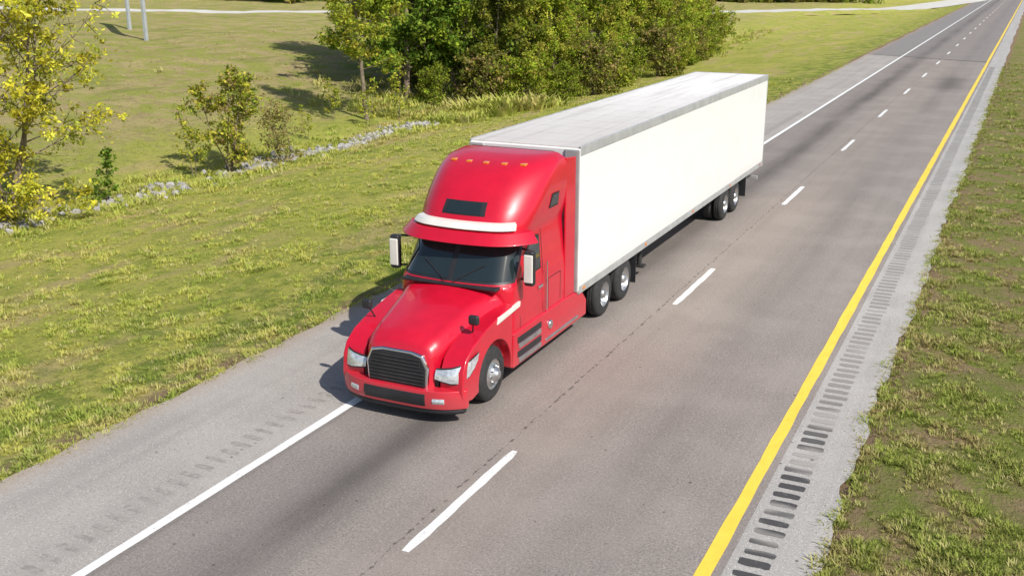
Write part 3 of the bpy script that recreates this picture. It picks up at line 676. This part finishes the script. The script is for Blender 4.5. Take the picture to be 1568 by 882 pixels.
    box('mirror_shell',min(sx*1.35,sx*1.53),max(sx*1.35,sx*1.53),17.10,17.14,2.02,2.55,M_wht,T,bevel=.018)
    tube('hood_mirror_stem',(sx*1.0,15.75,1.40),(sx*1.08,15.62,1.66),.014,M_blk,T)
    box('hood_mirror',sx*1.1-.10,sx*1.1+.10,15.56,15.66,1.62,1.80,M_blk,T,bevel=.045,seg=4)
    tube('exhaust_pipe',(sx*.95,19.55,1.1),(sx*.95,19.55,3.85),.06,M_chr,T)
def hsec(y,hw,zt,r,zb=.62,crown=.06):
    p=[(hw,zb)]
    for i in range(4): p.append((hw,zb+(zt-r-zb)*(i+1)/5))
    for i in range(9):
        a=math.pi/2*i/8; p.append((hw-r+r*math.cos(a),zt-r+r*math.sin(a)))
    for i in range(1,5): x=(hw-r)*(1-i/5); p.append((x,zt+crown*(1-(x/(hw-r))**2)))
    L=[(-x,z) for x,z in reversed(p)]
    mid=[(0,zt+crown)]
    return [(x,y,z) for x,z in p+mid+L]
HS=[(14.84,.50,1.12,.22),(14.86,.58,1.26,.22),(14.93,.66,1.36,.24),(15.1,.73,1.46,.26),(15.4,.79,1.55,.28),(15.8,.85,1.65,.30),(16.2,.92,1.74,.32),(16.6,1.0,1.83,.34),(16.85,1.06,1.88,.34),(17.0,1.08,1.90,.34)]
Y_=[h[0] for h in HS]; rows=[]
for y in list(np.linspace(14.84,15.1,7))+list(np.linspace(15.2,17.0,14)):
    rows.append(hsec(y,*[float(np.interp(y,Y_,[h[c] for h in HS])) for c in(1,2,3)]))
n=len(rows[0]); v=[p for r_ in rows for p in r_]
f=[(i*n+k,i*n+k+1,(i+1)*n+k+1,(i+1)*n+k) for i in range(len(rows)-1) for k in range(n-1)]+[tuple(range(n))]
o=mesh_obj('hood',v,f,M_red,T,smooth=True); e=o.modifiers.new('e','EDGE_SPLIT'); e.split_angle=math.radians(40)
box('hood_base',-.75,.75,14.95,16.9,.5,.75,M_frame,T)
def xz(name,poly,y0,y1,mat,bevel=.015):
    n=len(poly); v=[(x,y0,z) for x,z in poly]+[(x,y1,z) for x,z in poly]
    f=[tuple(range(n)),tuple(range(2*n-1,n-1,-1))]+[(i,(i+1)%n,n+(i+1)%n,n+i) for i in range(n)]
    return mesh_obj(name,v,f,mat,T,bevel=bevel)
xz('grille_surround',[(-.60,.60),(.60,.60),(.62,1.0),(.52,1.22),(.3,1.27),(-.3,1.27),(-.52,1.22),(-.62,1.0)],14.80,14.90,M_chr,.03)
xz('grille',[(-.56,.63),(.56,.63),(.58,.98),(.49,1.18),(.28,1.23),(-.28,1.23),(-.49,1.18),(-.58,.98)],14.785,14.88,M_blk,.01)
for k in range(8): z=.68+k*.065; w=.55 if z<1.0 else .48; box('grille_slat',-w,w,14.765,14.79,z,z+.018,M_frame,T,bevel=.005)
def bump_part(name,xs,zlo,zhi,dy,mat,th=.25):
    pr=[]; 
    for x in xs:
        y=14.66+.34*abs(x/1.25)**4+dy; pr.append((x,y))
    v=[]
    for x,y in pr: 
        yb=max(y+.06,15.12)
        v+=[(x,y+.03,zlo),(x,y,(zlo+zhi)/2),(x,y+.02,zhi),(x,yb,zhi),(x,yb,zlo)]
    f=[(5*i+k,5*(i+1)+k,5*(i+1)+(k+1)%5,5*i+(k+1)%5) for i in range(len(pr)-1) for k in range(5)]+[(0,1,2,3,4),tuple(5*(len(pr)-1)+k for k in(4,3,2,1,0))]
    return mesh_obj(name,v,f,mat,T,bevel=.015)
bump_part('bumper',np.linspace(-1.25,1.25,31),.30,.64,0,M_red)
bump_part('bumper_intake',np.linspace(-.62,.62,13),.35,.58,-.012,M_blk)
for sx in(-1,1):
    bump_part('fog_lamp',np.linspace(.74,.95,5) if sx>0 else np.linspace(-.95,-.74,5),.40,.52,-.014,M_lamp)
bump_part('air_dam',np.linspace(-1.2,1.2,25),.20,.299,.05,M_blk)
for sx in(-1,1):
    tube('wiper',(sx*.08,16.70,1.99),(sx*.62,16.95,2.30),.010,M_blk,T)
box('cowl_panel',-1.0,1.0,16.66,16.9,1.9,1.96,M_blk,T,bevel=.02)
for o in list(T.children):
    if o.type=='MESH' and min(v.co.y for v in o.data.vertices)<19.6: o.location.y=-.25

# ------------------------------------------------------------ light & world
az=Vector((.90,-.43,0)).normalized(); el=math.radians(45)
sd=Vector((az.x*math.cos(el),az.y*math.cos(el),math.sin(el)))
L=bpy.data.lights.new('sun','SUN'); L.energy=5.0; L.angle=math.radians(.5); L.color=(1,.965,.90)
o=bpy.data.objects.new('sun',L); o.rotation_euler=(-sd).to_track_quat('-Z','Y').to_euler(); o.location=(20,-20,40); link(o)
w=bpy.data.worlds.new('World'); S.world=w; w.use_nodes=True; nt=w.node_tree
sk=nt.nodes.new('ShaderNodeTexSky'); sk.sky_type='NISHITA'; sk.sun_disc=False; sk.sun_elevation=el; sk.sun_rotation=math.atan2(sd.x,sd.y)
nt.links.new(sk.outputs[0],nt.nodes['Background'].inputs[0]); nt.nodes['Background'].inputs[1].default_value=.12
# ------------------------------------------------------------ camera
cd=bpy.data.cameras.new('camera'); cd.lens=37.0; cd.sensor_width=36; cd.clip_end=3000
c=bpy.data.objects.new('camera',cd); c.location=(0,0,7.53); c.rotation_euler=(math.radians(90-16.79),0,math.radians(25.62)); link(c); S.camera=c
